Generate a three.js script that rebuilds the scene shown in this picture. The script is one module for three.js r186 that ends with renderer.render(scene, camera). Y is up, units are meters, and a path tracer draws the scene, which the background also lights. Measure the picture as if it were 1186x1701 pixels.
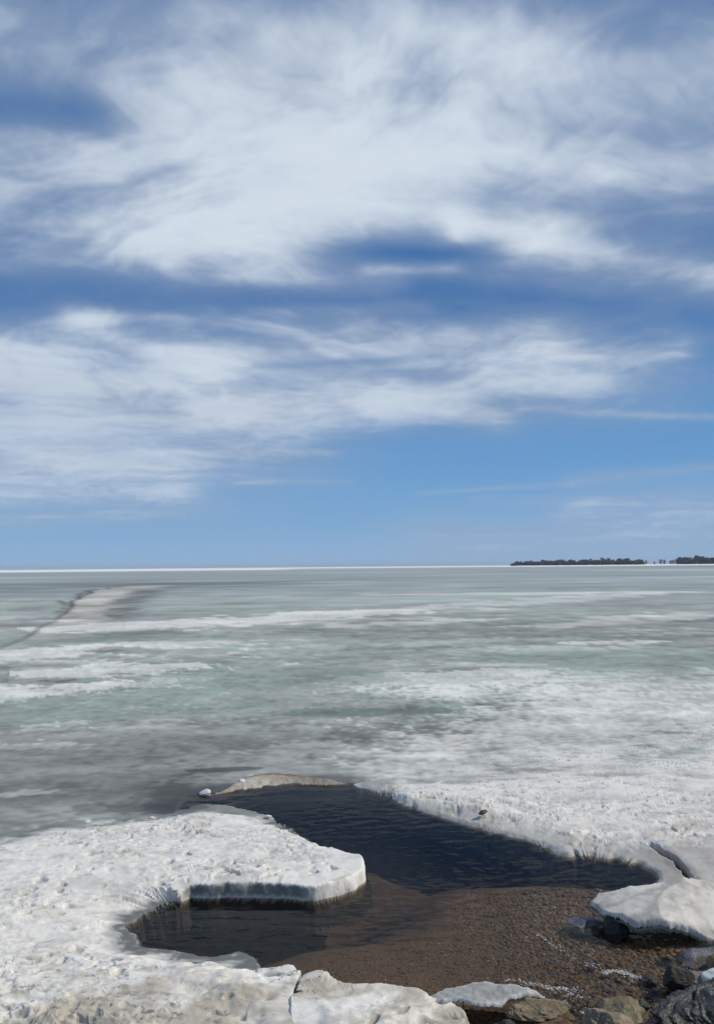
import * as THREE from 'three';
import { mergeGeometries, mergeVertices } from 'three/addons/utils/BufferGeometryUtils.js';

// ---------------------------------------------------------------- camera, sky, sun, exposure
const scene = new THREE.Scene();
const EYE = 2.7;
const camera = new THREE.PerspectiveCamera(68.04, 713 / 1024, 0.1, 30000);
camera.position.set(0, EYE, 0);
camera.rotation.order = 'YXZ';
camera.rotation.set(THREE.MathUtils.degToRad(4.108), 0, THREE.MathUtils.degToRad(-0.531));
scene.add(camera);
const renderer = new THREE.WebGLRenderer({ antialias: true });
renderer.toneMapping = THREE.LinearToneMapping;
renderer.toneMappingExposure = 1;
renderer.shadowMap.enabled = true;
const SUN = { az: 72, el: 40, strength: 3.25, sky: 1.0 };

const DEG = Math.PI / 180, { sin, cos, abs, min, max, sqrt, exp, hypot, floor, atan2, asin, PI } = Math;
const clamp = (x, a = 0, b = 1) => (x < a ? a : x > b ? b : x);
const sm = (a, b, x) => { const t = clamp((x - a) / (b - a)); return t * t * (3 - 2 * t); };
const mix = (a, b, t) => a + (b - a) * t;
function rng(seed) { let s = seed >>> 0; return () => { s = (s + 0x6d2b79f5) >>> 0; let t = Math.imul(s ^ (s >>> 15), 1 | s); t = (t + Math.imul(t ^ (t >>> 7), 61 | t)) ^ t; return ((t ^ (t >>> 14)) >>> 0) / 4294967296; }; }

// gradient noise in 2 and 3 dimensions, about -1..1
const PERM = new Uint8Array(512), GX = new Float32Array(256), GY = new Float32Array(256), GZ = new Float32Array(256);
{
  const r = rng(71), p = [...Array(256).keys()];
  for (let i = 255; i > 0; i--) { const j = floor(r() * (i + 1)); [p[i], p[j]] = [p[j], p[i]]; }
  for (let i = 0; i < 512; i++) PERM[i] = p[i & 255];
  for (let i = 0; i < 256; i++) { const a = r() * 2 * PI; GX[i] = cos(a); GY[i] = sin(a); GZ[i] = r() * 2 - 1; }
}
function n2(x, y) {
  const xf = floor(x), yf = floor(y), X = xf & 255, Y = yf & 255; x -= xf; y -= yf;
  const u = x * x * x * (x * (x * 6 - 15) + 10), v = y * y * y * (y * (y * 6 - 15) + 10);
  const a = PERM[PERM[X] + Y], b = PERM[PERM[X + 1] + Y], c = PERM[PERM[X] + Y + 1], d = PERM[PERM[X + 1] + Y + 1];
  const p = GX[a] * x + GY[a] * y, q = GX[b] * (x - 1) + GY[b] * y, s = GX[c] * x + GY[c] * (y - 1), t = GX[d] * (x - 1) + GY[d] * (y - 1);
  return 1.5 * (p + u * (q - p) + v * (s + u * (t - s) - p - u * (q - p)));
}
function n3(x, y, z) {
  const zf = floor(z), f = z - zf, w = f * f * (3 - 2 * f), k = zf & 255;
  return mix(n2(x + 17.3 * PERM[k], y + 9.1 * PERM[k + 7]), n2(x + 17.3 * PERM[(k + 1) & 255], y + 9.1 * PERM[(k + 8) & 511 & 255]), w);
}
function fbm(x, y, o = 5, gain = 0.5) { let s = 0, a = 1, t = 0; for (let i = 0; i < o; i++) { s += a * n2(x, y); t += a; a *= gain; const k = x * 1.62 - y * 1.18; y = x * 1.18 + y * 1.62 + 5.3; x = k; } return s / t; }
const ridge = (x, y, o = 4) => { let s = 0, a = 1, t = 0; for (let i = 0; i < o; i++) { s += a * (1 - 2 * abs(n2(x, y))); t += a; a *= 0.5; x = x * 2.03 + 3.1; y = y * 2.03 + 7.7; } return s / t; };

// streaks of cloud: azimuth and elevation of both ends, half width, thickness (degrees; azimuth from the lake, clockwise)
const CLOUDS = [
  [5.5, 37.0, 32.3, 29.3, 3.54, 0.32], [-31.6, 33.4, -13.4, 36.2, 1.85, 0.22], [-30.6, 3.2, -11.4, 4.2, 1.18, 0.25], [7.5, 1.5, 31.0, 1.5, 1.11, 0.2],
  [-29.7, 9.8, -3.3, 10.9, 3.21, 0.3], [-1.3, 26.0, 15.6, 24.0, 1.25, 0.3], [-29.8, 12.9, -13.2, 14.2, 2.46, 0.2], [-15.4, 15.4, 9.6, 15.1, 1.31, 0.18], [-29.6, 5.8, -14.9, 6.3, 1.68, 0.2],
  [-28.4, 13.2, 18.2, 13.5, 3.6, 0.58], [-28.3, 8.1, -7.8, 8.0, 3.0, 0.42], [-34, 28.5, 34, 30.4, 6.5, 0.24], [-28.4, 13.8, -1.4, 13.6, 2.12, 0.16],
  [-12.0, 26.1, -7.9, 34.0, 4.70, 0.85], [-7.9, 34.0, 8.2, 34.9, 4.04, 0.5], [-5.1, 31.4, -1.3, 29.2, 4.75, 0.7], [3.0, 31.4, 8.1, 30.0, 3.98, 0.6],
  [5.3, 29.8, 27.8, 25.6, 1.52, 0.8], [-24.7, 26.8, -7.9, 26.4, 2.78, 0.5], [-27.9, 22.0, -4.1, 23.8, 2.02, 0.5], [-13.3, 22.1, 2.8, 20.9, 1.03, 0.3],
  [-29.0, 33.1, -15.6, 33.3, 2.88, 0.36], [-28.1, 28.7, -20.5, 29.9, 1.29, -0.45], [-16.1, 34.4, -12.0, 35.7, 1.46, -0.25], [-15.6, 32.7, -13.8, 31.8, 0.86, -0.3],
  [12.4, 34.2, 18.9, 30.6, 3.73, 0.45], [22.4, 34.0, 28.7, 28.0, 3.25, 0.25], [-1.8, 26.6, 28.5, 23.1, 2.29, 0.36], [-1.4, 23.4, 11.1, 22.8, 0.81, -0.25],
  [8.7, 24.1, 14.3, 22.9, 1.1, 0.65], [13.4, 22.3, 28.2, 18.6, 1.5, 0.85], [7.9, 25.7, 8.2, 23.9, 0.55, 0.25], [1.4, 21.9, 7.5, 21.6, 0.53, 0.5],
  [7.9, 21.2, 18.4, 19.3, 0.73, 0.2], [20.7, 23.8, 28.4, 21.9, 0.93, -0.1], [-28.4, 14.2, -20.8, 15.7, 1.59, 0.45], [-19.6, 17.5, -11.0, 15.2, 1.17, 0.5],
  [-20.5, 17.9, -13.2, 18.2, 0.66, 0.3], [-11.0, 16.9, 14.1, 16.2, 1.64, 0.55], [-5.1, 17.9, 13.2, 17.2, 0.94, 0.2], [13.2, 15.3, 23.4, 15.0, 0.62, 0.45],
  [-7.4, 18.8, 5.1, 19.0, 0.51, 0.2], [-28.4, 12.3, -11.0, 13.9, 1.04, 0.22], [-21.6, 11.2, -8.7, 11.3, 1.38, 0.45], [-11.0, 12.1, 7.7, 12.3, 1.60, 0.6],
  [0.4, 12.7, 10.6, 10.6, 0.89, 0.45], [8.7, 13.4, 16.8, 12.9, 1.21, 0.5], [12.2, 11.4, 27.9, 9.8, 0.38, 0.4], [-28.3, 10.3, -21.5, 8.7, 1.84, 0.35],
  [-7.8, 15.1, 5.0, 15.3, 0.35, -0.3], [-30, 7.0, -14.0, 7.4, 1.77, 0.5], [-15.3, 8.4, -2.4, 8.3, 0.54, 0.3], [-30, 4.9, -13.1, 5.4, 0.7, 0.4],
  [-8.7, 6.3, -0.6, 6.5, 0.23, 0.35], [-30, 3.0, -13.6, 4.1, 0.4, 0.35], [4.4, 5.6, 15.5, 6.0, 0.22, 0.4], [15.5, 6.2, 27.7, 6.8, 0.46, 0.33],
  [8.9, 4.8, 18.0, 4.7, 0.35, 0.2], [17.0, 4.2, 31.0, 4.2, 1.5, 0.42], [5.1, 2.5, 31, 2.4, 1.73, 0.3], [-13.1, 3.3, 4.8, 2.7, 1.81, 0.06]];
function skyColor(az, el, out) {
  // clear air
  const e = max(el, 0);
  const k1 = sm(0, 4, e), k2 = sm(3, 10, e), k3 = sm(8, 20, e), k4 = sm(18, 60, e);
  let r = 0.285, g = 0.44, b = 0.65;
  r = mix(r, 0.20, k1); g = mix(g, 0.39, k1); b = mix(b, 0.645, k1);
  r = mix(r, 0.118, k2); g = mix(g, 0.305, k2); b = mix(b, 0.60, k2);
  r = mix(r, 0.058, k3); g = mix(g, 0.168, k3); b = mix(b, 0.40, k3);
  r = mix(r, 0.05, k4); g = mix(g, 0.135, k4); b = mix(b, 0.32, k4);
  // cloud sheet
  const a = az * DEG, q = 1 / (sin(e * DEG) + 0.09), X = sin(a) * cos(e * DEG) * q, Z = cos(a) * cos(e * DEG) * q;
  const wx = fbm(X * 0.9 + 3, Z * 0.9, 5), wz = fbm(X * 0.9 - 11, Z * 0.9 + 21, 5);
  const warp = 0.35 + 0.065 * e, sa = az + wx * warp * 1.9, se = e + wz * warp * 0.75;
  let d = 0;
  const ahead = sm(50, 33, abs(az)) * sm(58, 42, e);
  if (ahead > 0) {
    for (const c of CLOUDS) {
      const cs = cos((c[1] + c[3]) * 0.5 * DEG), x1 = c[0] * cs, x2 = c[2] * cs, dx = x2 - x1, dy = c[3] - c[1], px = sa * cs - x1, py = se - c[1];
      const h = clamp((px * dx + py * dy) / (dx * dx + dy * dy)), ex = (px - dx * h) * 0.55, ey = py - dy * h, m = (ex * ex + ey * ey) / (c[4] * c[4]);
      if (m < 6) d += c[5] * exp(-m * 1.1);
    }
  }
  const far = clamp(0.45 + 1.1 * fbm(X * 0.42 + 50, Z * 0.7 + 8, 5) - 0.25 * sm(10, 3, e), 0, 0.9);
  d = mix(far, d, ahead);
  // wisps drawn out across the view
  const wisp = fbm(X * 1.5 + wx * 1.3, Z * 2.7 + wz * 1.8 + 40, 6, 0.55), fine = fbm(X * 5 + wz * 3, Z * 7 + wx * 3, 5, 0.6);
  const sheetlike = sm(22, 14, e); d *= 1 + mix(0.66, 0.26, sheetlike) * wisp + 0.26 * fine + 0.14 * fbm(X * 13 + wx * 5, Z * 16 + wz * 5, 3, 0.6);
  d += 0.16 * max(0, wisp + 0.1) * sm(9, 15, e) + 0.05 * sm(0, 6, e) * max(0, fine);
  d = 1 - exp(-1.25 * max(0, d));
  const bright = sm(0.34, 1.0, d + 0.34 * wx + 0.26 * wisp + 0.13 * fine) * mix(1, 0.68, sm(19, 9, e)), shade = 1 - 0.1 * sm(0, 0.6, -wz);
  const low = sm(11, 3, e);
  const cr = mix(mix(0.30, 0.33, low), 0.655, bright) * shade, cg = mix(mix(0.385, 0.42, low), 0.735, bright) * shade, cb = mix(mix(0.53, 0.575, low), 0.82, bright) * shade;
  d = min(d * 1.08, 0.97);
  out[0] = mix(r, cr, d); out[1] = mix(g, cg, d); out[2] = mix(b, cb, d);
}
{
  const W = 4096, Hh = 2048, data = new Float32Array(W * Hh * 4), c = [0, 0, 0], ground = [0.42, 0.45, 0.47];
  // column u: direction (cos t, sin t) with t = (u - 0.5) * 2 pi in x, z; the lake lies towards -z
  const put = (x, y) => {
    const t = ((x + 0.5) / W - 0.5) * 2 * PI, el = ((y + 0.5) / Hh - 0.5) * 180;
    let az = atan2(cos(t), -sin(t)) / DEG;
    skyColor(az, el, c);
    return az;
  };
  const S = 4;
  for (let y = 0; y < Hh; y++) {
    const el = ((y + 0.5) / Hh - 0.5) * 180;
    if (el < -1) { for (let x = 0; x < W; x++) data.set([...ground, 1], (y * W + x) * 4); continue; }
    for (let x = 0; x < W; x++) {
      const t = ((x + 0.5) / W - 0.5) * 2 * PI, az = abs(atan2(cos(t), -sin(t)) / DEG), fine = az < 32 && el < 46;
      if (!fine && (x % S || y % S)) continue;
      put(x, y);
      const i = (y * W + x) * 4;
      data[i] = c[0]; data[i + 1] = c[1]; data[i + 2] = c[2]; data[i + 3] = 1;
    }
  }
  for (let y = 0; y < Hh; y++) {
    const el = ((y + 0.5) / Hh - 0.5) * 180;
    if (el < -1) continue;
    for (let x = 0; x < W; x++) {
      const i = (y * W + x) * 4;
      if (data[i + 3]) continue;
      let y0 = floor(y / S) * S; if (((y0 + 0.5) / Hh - 0.5) * 180 < -1) y0 += S;
      const y1 = min(y0 + S, Hh - S), x0 = floor(x / S) * S, x1 = (x0 + S) % W, fy = clamp((y - y0) / S), fx = (x - x0) / S;
      for (let k = 0; k < 3; k++) data[i + k] = mix(mix(data[(y0 * W + x0) * 4 + k], data[(y0 * W + x1) * 4 + k], fx), mix(data[(y1 * W + x0) * 4 + k], data[(y1 * W + x1) * 4 + k], fx), fy);
      data[i + 3] = 0.999;
    }
  }
  const sky = new THREE.DataTexture(data, W, Hh, THREE.RGBAFormat, THREE.FloatType);
  sky.mapping = THREE.EquirectangularReflectionMapping; sky.magFilter = sky.minFilter = THREE.LinearFilter; sky.wrapS = THREE.RepeatWrapping; sky.needsUpdate = true;
  scene.background = sky; scene.environment = sky; scene.backgroundIntensity = scene.environmentIntensity = SUN.sky;
}
scene.fog = new THREE.FogExp2(new THREE.Color(0.72, 0.8, 0.9), 0.0001);
const sun = new THREE.DirectionalLight(new THREE.Color(1, 0.93, 0.81), SUN.strength);
sun.position.set(sin(SUN.az * DEG) * cos(SUN.el * DEG), sin(SUN.el * DEG), -cos(SUN.az * DEG) * cos(SUN.el * DEG)).multiplyScalar(60);
sun.castShadow = true; sun.shadow.mapSize.set(4096, 4096);
Object.assign(sun.shadow.camera, { left: -25, right: 25, top: 25, bottom: -25, near: 1, far: 200 });
sun.target.position.set(0, 0, -7);
scene.add(sun, sun.target);

// ---------------------------------------------------------------- builders
const used = {};
const numbered = (n) => { const k = used[n] = (used[n] ?? -1) + 1; return k ? n + '_' + String(k).padStart(3, '0') : n; };
function tag(o, label, category, group, kind) { Object.assign(o.userData, { label, category }); if (group) o.userData.group = group; if (kind) o.userData.kind = kind; return o; }
function add(name, geo, mat, parent = scene) {
  const m = new THREE.Mesh(geo, mat); m.name = parent === scene ? numbered(name) : name; m.castShadow = m.receiveShadow = true; parent.add(m); return m;
}
function base(name, x = 0, y = 0, z = 0) { const g = new THREE.Group(); g.name = numbered(name); g.position.set(x, y, z); scene.add(g); return g; }
function bumpTexture(size, seed, f) {
  const d = new Uint8Array(size * size * 4);
  for (let y = 0; y < size; y++) for (let x = 0; x < size; x++) { const v = clamp(f(x / size, y / size)) * 255, i = (y * size + x) * 4; d[i] = d[i + 1] = d[i + 2] = v; d[i + 3] = 255; }
  const t = new THREE.DataTexture(d, size, size); t.wrapS = t.wrapT = THREE.RepeatWrapping; t.magFilter = THREE.LinearFilter; t.minFilter = THREE.LinearMipmapLinearFilter; t.generateMipmaps = true; t.needsUpdate = true; return t;
}
// noise that tiles: two shifted copies cross-faded
const tileable = (f) => (u, v) => { const a = sm(0, 1, u), b = sm(0, 1, v); return mix(mix(f(u + 1, v + 1), f(u, v + 1), a), mix(f(u + 1, v), f(u, v), a), b); };
const grainMap = bumpTexture(512, 1, tileable((u, v) => 0.5 + 0.35 * fbm(u * 14, v * 14, 5, 0.65) + 0.12 * ridge(u * 9, v * 9, 3)));

// signed distance to a closed outline (positive inside), with the values of the nearest side blended along it
const hit = { s: 0, w: 0, t: 0 };
function outline(pts) {
  const n = pts.length; let x0 = 1e9, x1 = -1e9, z0 = 1e9, z1 = -1e9;
  for (const p of pts) { x0 = min(x0, p[0]); x1 = max(x1, p[0]); z0 = min(z0, p[1]); z1 = max(z1, p[1]); }
  const f = (x, z) => {
    let best = 1e9, inside = false, W = 0, T = 0, Q = 0;
    for (let i = 0, j = n - 1; i < n; j = i++) {
      const a = pts[j], b = pts[i], dx = b[0] - a[0], dz = b[1] - a[1], px = x - a[0], pz = z - a[1];
      const h = clamp((px * dx + pz * dz) / (dx * dx + dz * dz)), ex = px - dx * h, ez = pz - dz * h, d = ex * ex + ez * ez;
      if (d < best) best = d;
      if (a.length > 2) { const q = 1 / ((d + 2e-4) * (d + 2e-4)); Q += q; W += q * mix(a[2], b[2], h); T += q * mix(a[3], b[3], h); }
      if ((a[1] > z) !== (b[1] > z) && x < a[0] + (z - a[1]) * dx / dz) inside = !inside;
    }
    hit.s = inside ? sqrt(best) : -sqrt(best); hit.w = Q ? W / Q : 0; hit.t = Q ? T / Q : 0;
    return hit.s;
  };
  f.box = [x0, x1, z0, z1];
  return f;
}
// a sheet on a polar grid round the photographer's foot: fine near by, coarser with distance. fn(x, z, o) fills o.{x,y,z,r,g,b,keep}
function sheet({ az0, az1, cols, rows, outer = null }, fn) {
  const az = [];
  for (let i = 0; i <= cols; i++) az.push(mix(az0, az1, i / cols));
  if (outer) { for (let a = az1 + outer[0]; a <= outer[1]; a += outer[0]) az.push(a); for (let a = az0 - outer[0]; a >= -outer[1]; a -= outer[0]) az.unshift(a); }
  const nc = az.length, nr = rows.length, pos = new Float32Array(nc * nr * 3), col = new Float32Array(nc * nr * 3), uv = new Float32Array(nc * nr * 2), keep = new Uint8Array(nc * nr), o = {};
  const sn = az.map((a) => sin(a * DEG)), cn = az.map((a) => cos(a * DEG));
  for (let j = 0; j < nr; j++) for (let i = 0; i < nc; i++) {
    const r = rows[j], x = r * sn[i], z = -r * cn[i], k = j * nc + i;
    o.x = x; o.z = z; o.y = 0; o.keep = 1; o.r = o.g = o.b = 0.5; o.rad = r; o.wide = outer && (i < outer[2] || i >= nc - outer[2]);
    fn(x, z, o);
    pos[k * 3] = o.x; pos[k * 3 + 1] = o.y; pos[k * 3 + 2] = o.z; col[k * 3] = o.r; col[k * 3 + 1] = o.g; col[k * 3 + 2] = o.b; uv[k * 2] = o.x; uv[k * 2 + 1] = o.z - o.y; keep[k] = o.keep;
  }
  const idx = [];
  for (let j = 0; j + 1 < nr; j++) for (let i = 0; i + 1 < nc; i++) {
    const a = j * nc + i, b = a + 1, c = a + nc, d = c + 1;
    if (keep[a] && keep[b] && keep[c] && keep[d]) idx.push(a, b, c, b, d, c);
  }
  // drop unused points
  const map = new Int32Array(nc * nr).fill(-1); let m = 0;
  for (let i = 0; i < idx.length; i++) { const v = idx[i]; if (map[v] < 0) map[v] = m++; }
  const P = new Float32Array(m * 3), C = new Float32Array(m * 3), U = new Float32Array(m * 2), I = new Uint32Array(idx.length);
  for (let v = 0; v < nc * nr; v++) if (map[v] >= 0) { const t = map[v]; P.set(pos.subarray(v * 3, v * 3 + 3), t * 3); C.set(col.subarray(v * 3, v * 3 + 3), t * 3); U[t * 2] = uv[v * 2]; U[t * 2 + 1] = uv[v * 2 + 1]; }
  for (let i = 0; i < idx.length; i++) I[i] = map[idx[i]];
  const g = new THREE.BufferGeometry();
  g.setAttribute('position', new THREE.BufferAttribute(P, 3)); g.setAttribute('color', new THREE.BufferAttribute(C, 3)); g.setAttribute('uv', new THREE.BufferAttribute(U, 2)); g.setIndex(new THREE.BufferAttribute(I, 1));
  g.computeVertexNormals();
  return g;
}
// rows of such a sheet whose spacing grows with the square of the distance
function spread(r0, r1, k, least = 0) { const out = [r0]; let r = r0; while (r < r1) { r += max(least, r * r / k); out.push(min(r, r1)); } return out; }

// ---------------------------------------------------------------- colours of ice (linear reflectance)
const ICE = { teal: [0.36, 0.425, 0.378], grey: [0.355, 0.368, 0.343], white: [0.70, 0.695, 0.655], dark: [0.12, 0.127, 0.12], wet: [0.045, 0.048, 0.052], tan: [0.44, 0.415, 0.35], snow: [0.52, 0.52, 0.485] };
const FARGREY = [0.315, 0.36, 0.36];
const KIND = { W: ICE.white, K: ICE.dark, B: ICE.tan, T: [0.24, 0.305, 0.265], E: [0.15, 0.195, 0.17], G: [0.235, 0.243, 0.236], D: ICE.wet, S: [0.60, 0.595, 0.555] };
const STREAKS = [
  ['W', -12.1, -34.4, -5.4, -39.3, 2.7, 0.8], ['W', -5.4, -39.3, 2.0, -46.1, 3.1, 0.8], ['W', 2.0, -46.1, 26.6, -69.3, 3.1, 0.5],
  ['W', -0.9, -34.5, 5.5, -37.5, 1.5, 0.6], ['W', -5.7, -36.9, 3.3, -39.5, 1.7, 0.4], ['W', -11.9, -23.2, -8.9, -25.9, 1.6, 0.75],
  ['W', -9.1, -26.5, -4.7, -27.5, 1.3, 0.6], ['W', -7.8, -19.6, -4.7, -21.0, 1.3, 0.8], ['W', -8.5, -16.6, -5.2, -17.7, 1.1, 0.95],
  ['W', -9.1, -21.7, -7.2, -21.2, 0.93, 0.4], ['K', -9.2, -18.5, -6.8, -18.7, 0.4, 0.7], ['K', -8.4, -25.0, -8.0, -26.0, 0.75, 0.6],
  ['K', -10.4, -20.9, -8.4, -21.3, 0.64, 0.5], 
  
  ['K', -12.1, -28.2, -8.2, -30.2, 1.2, 0.3],
  ['K', -9.9, -31.2, -8.3, -32.5, 1.8, 0.45], ['W', 7.5, -26.2, 10.3, -26.4, 0.8, 0.85], ['W', 5.4, -24.3, 7.8, -24.5, 1, 0.5],
  ['W', 0.9, -25.6, 5.7, -28.4, 1, 0.35], ['B', 2.3, -27.8, 6.2, -27.8, 0.89, 0.6], ['W', 13.4, -38.1, 20.1, -39.5, 2.2, 0.5],
  ['W', 8.1, -33.8, 14.6, -36.7, 1.4, 0.4], ['W', 11.3, -29.0, 15.2, -29.9, 0.75, 0.4], ['K', 2.2, -19.8, 4.0, -20.1, 0.46, 0.4],
  ['W', 0.1, -18.3, 4.0, -18.5, 1.3, 0.55], ['W', 0.6, -16.1, 2.6, -16.3, 0.6, 0.5], ['W', 2.2, -20.9, 4.6, -20.7, 0.37, 0.5],
  ['K', 3.7, -17.1, 5.0, -17.4, 0.6, 0.3], ['W', 3.9, -18.0, 6.9, -18.8, 0.78, 0.3], ['W', -0.2, -73.0, 26.6, -70.8, 3, 0.5],
  ['T', -7.6, -14.9, -2.3, -15.2, 1.2, 0.5], ['T', -4.1, -17.6, -0.5, -18.8, 1.4, 0.5], ['T', 5.4, -22.7, 10.3, -20.3, 2.4, 0.45],
  ['E', -1.3, -14.2, 1.8, -14.3, 0.52, 0.8], ['T', -6.8, -13.2, -4.4, -14.1, 0.64, 0.4], ['T', -1.2, -20.5, 0.1, -18.3, 1.1, 0.4],
  ['G', -5.8, -11.3, -0.9, -11.7, 1.1, 0.5], ['K', -4.6, -9.1, -2.3, -10.1, 0.65, 0.55], ['K', -2.8, -9.1, -2.2, -9.8, 0.45, 0.5],
  ['D', -2.2, -10.3, -1.4, -10.4, 0.15, 0.75], ['D', -2.3, -9.8, -2.1, -8.7, 0.48, 0.5], ['D', -3.0, -8.7, -1.8, -8.8, 0.19, 0.5],
  ['W', -5.9, -11.6, -4.4, -11.8, 0.23, 0.3], ['W', -4.7, -9.2, -3.7, -9.4, 0.15, 0.4], ['W', -5.6, -13.3, -4.9, -13.5, 0.2, 0.4],
  ['S', -1.3, -11.3, 1.4, -11.6, 0.74, 0.3], ['S', 1.8, -12.6, 9.4, -15.5, 2.0, 0.75], ['S', 0.8, -10.9, 4.7, -12.6, 1.3, 0.7], ['S', 3.5, -15.5, 11, -18.5, 1.6, 0.5]];
const RIDGE = [[-13.32, -21.35], [-12.44, -26.60], [-13.65, -32.44], [-16.65, -42.72], [-24.79, -67.64], [-34.59, -100.83], [-35.87, -128.17], [-31.69, -151.80]];
const pool = outline([[-2.03, -8.82], [-2.02, -9.14], [-1.88, -9.25], [-1.44, -9.43], [-1.09, -9.57], [-0.58, -9.66], [-0.05, -9.67], [0.46, -9.45], [1.33, -8.52], [2.35, -7.58], [3.09, -6.84], [3.83, -6.23], [2.49, -4.14], [-2.23, -4.20], [-3.42, -6.38], [-2.13, -6.96], [-2.05, -7.86], [-2.00, -8.41]]);
const shallow = outline([[4.28, -6.95], [2.49, -6.70], [1.58, -6.81], [0.89, -6.79], [0.74, -6.58], [0.71, -6.30], [0.53, -5.99], [0.18, -5.81], [-0.30, -5.71], [-0.54, -5.46], [-0.62, -5.10], [-0.48, -3.96], [2.65, -3.92]]);
const lineDistance = (pts, x, z) => { let b = 1e9; for (let i = 0; i + 1 < pts.length; i++) { const p = pts[i], q = pts[i + 1], dx = q[0] - p[0], dz = q[1] - p[1], h = clamp(((x - p[0]) * dx + (z - p[1]) * dz) / (dx * dx + dz * dz)); b = min(b, hypot(x - p[0] - dx * h, z - p[1] - dz * h)); } return b; };
const LAMBDA = [1600, 600, 230, 90, 36, 14, 5.5, 2.1, 0.8, 0.3, 0.12];
function streakNoise(x, z, spacing, sx, sz, from = 0, to = LAMBDA.length) {   // long patches lying across the view, kept to what the grid can hold
  let s = 0, t = 0;
  for (let i = from; i < to; i++) {
    const l = LAMBDA[i], w = sm(0.25, 0.85, l / spacing);
    if (w <= 0) break;
    const a = 1, asp = l > 10 ? 2.6 : l > 4 ? 2.1 : l > 1.5 ? 1.6 : 1.25; s += a * w * n2(x / (l * asp) + sx + i * 3.7, z / l + sz + i * 5.1 + 0.25 * x / l * 0.2); t += a * a;
  }
  return s / sqrt(max(t, 1)) * 1.5;
}
const lc = [0, 0, 0];
function lakeColor(x, z, out) {
  const r = hypot(x, z), sp = r * r / 1900;
  const a = streakNoise(x, z, sp, 0, 0), b = streakNoise(x, z, sp, 31, 17, 2), c = streakNoise(x * 0.6 + 0.8 * z * 0.2, z, sp, 57, 71, 1);
  const far = sm(25, 110, r), nearGrey = sm(16, 9, r);
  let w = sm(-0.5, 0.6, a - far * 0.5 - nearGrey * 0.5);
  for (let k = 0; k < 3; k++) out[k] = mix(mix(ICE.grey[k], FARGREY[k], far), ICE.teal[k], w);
  const f2 = streakNoise(x - 9, z + 4, sp, 5, 57, 6), f1 = streakNoise(x + 5, z, sp, 91, 13, 4), crisp = sm(0.32, 0.58, f1 + 0.5 * c + 0.25 * f2) * sm(-0.5, 0.6, a + 0.4 * f1);
  const fleck = sm(0.42, 0.64, f2 + 0.25 * f1) * sm(-0.25, 0.55, c + 0.3 * b), dash = sm(0.5, 0.75, -f2 - 0.2 * f1) * sm(-0.3, 0.5, -c);
  const dk = mix(0.3, 0.16, sm(11, 24, r)) * dash + sm(0.05, 0.95, -b) * mix(0.34, 0.5, far), wt = clamp(sm(0.3, 1.3, c + 0.4 * f1) * mix(0.6, 0.45, far) + 0.36 * crisp + mix(0.34, 0.16, sm(12, 22, r)) * fleck);
  for (let k = 0; k < 3; k++) { out[k] = mix(out[k], ICE.dark[k], dk); out[k] = mix(out[k], mix(ICE.snow[k], ICE.white[k], fleck), wt); }
  const fine = 1 + 0.12 * b + 0.09 * a + 0.17 * f1 + mix(0.26, 0.15, sm(11, 24, r)) * f2;
  // one long fracture with dirtier, drifted ice on its near side
  let rd = 1e9;
  if (x < -5 && z < -18 && z > -190) {
    const jx = x + 0.012 * r * fbm(z * 0.09, 3, 4), jz = z + 0.02 * r * fbm(x * 0.3, z * 0.05 + 7, 3);
    rd = lineDistance(RIDGE, jx, jz);
    let xr = null;
    for (let i = 0; i + 1 < 7; i++) { const p = RIDGE[i], q = RIDGE[i + 1]; if (z <= p[1] && z > q[1]) xr = mix(p[0], q[0], (z - p[1]) / (q[1] - p[1])); }
    if (xr !== null) {
      const t = (x + 0.012 * r * fbm(z * 0.09, 3, 4) - xr) / (0.07 * r) + 0.16 * f1 + 0.12 * b, on = sm(-26, -33, z) * sm(-125, -108, z);
      const band = sm(-0.02, 0.06, t) * sm(1.15, 0.6, t) * on, dark = sm(0.6, 0.95, t) * sm(1.75, 1.1, t) * sm(-0.6, 0.5, f1 + 0.6 * b + 0.2) * on * sm(-36, -44, z);
      const left = exp(-(((t + 0.07) / 0.09) ** 2)) * sm(-42, -52, z) * sm(-0.3, 0.5, f1 + 0.5 * b + 0.25) * on;
      for (let k = 0; k < 3; k++) { out[k] = mix(out[k], [0.47, 0.45, 0.40][k] * (1 + 0.3 * f1 + 0.15 * f2), 0.88 * band); out[k] = mix(out[k], 0.1, 0.8 * clamp(dark + left)); }
    }
  }
  for (const s of STREAKS) {
    const x1 = s[1], z1 = s[2], dx = s[3] - x1, dz = s[4] - z1, L2 = dx * dx + dz * dz, px = x - x1, pz = z - z1, t = (px * dx + pz * dz) / L2, hw = s[5], L = sqrt(L2);
    if (t < -0.3 || t > 1.3) continue;
    const al = (t - 0.5) * 2 * L / (L + 2 * hw) , pr = (px * dz - pz * dx) / L / hw, q = al * al * (0.5 + 0.5 * al * al) + pr * pr;
    if (q > 5) continue;
    const m = sm(0.32, 0.56, exp(-q * 0.9) + 0.3 * f1 + 0.3 * f2 + 0.12 * b) * s[6] * sm(5, 1.4, q), K = KIND[s[0]];
    for (let k = 0; k < 3; k++) out[k] = mix(out[k], K[k], m);
  }
  if (rd < 12) {
    const wd = 0.0026 * r + 0.07, line = exp(-(rd * rd) / (wd * wd)) * (0.62 + 0.5 * b);
    for (let k = 0; k < 3; k++) out[k] = mix(out[k], 0.07, clamp(line));
  }
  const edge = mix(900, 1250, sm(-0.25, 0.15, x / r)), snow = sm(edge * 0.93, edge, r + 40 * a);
  for (let k = 0; k < 3; k++) out[k] = mix(clamp(out[k] * fine, 0.02, 0.8), 0.86, snow);
}
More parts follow.
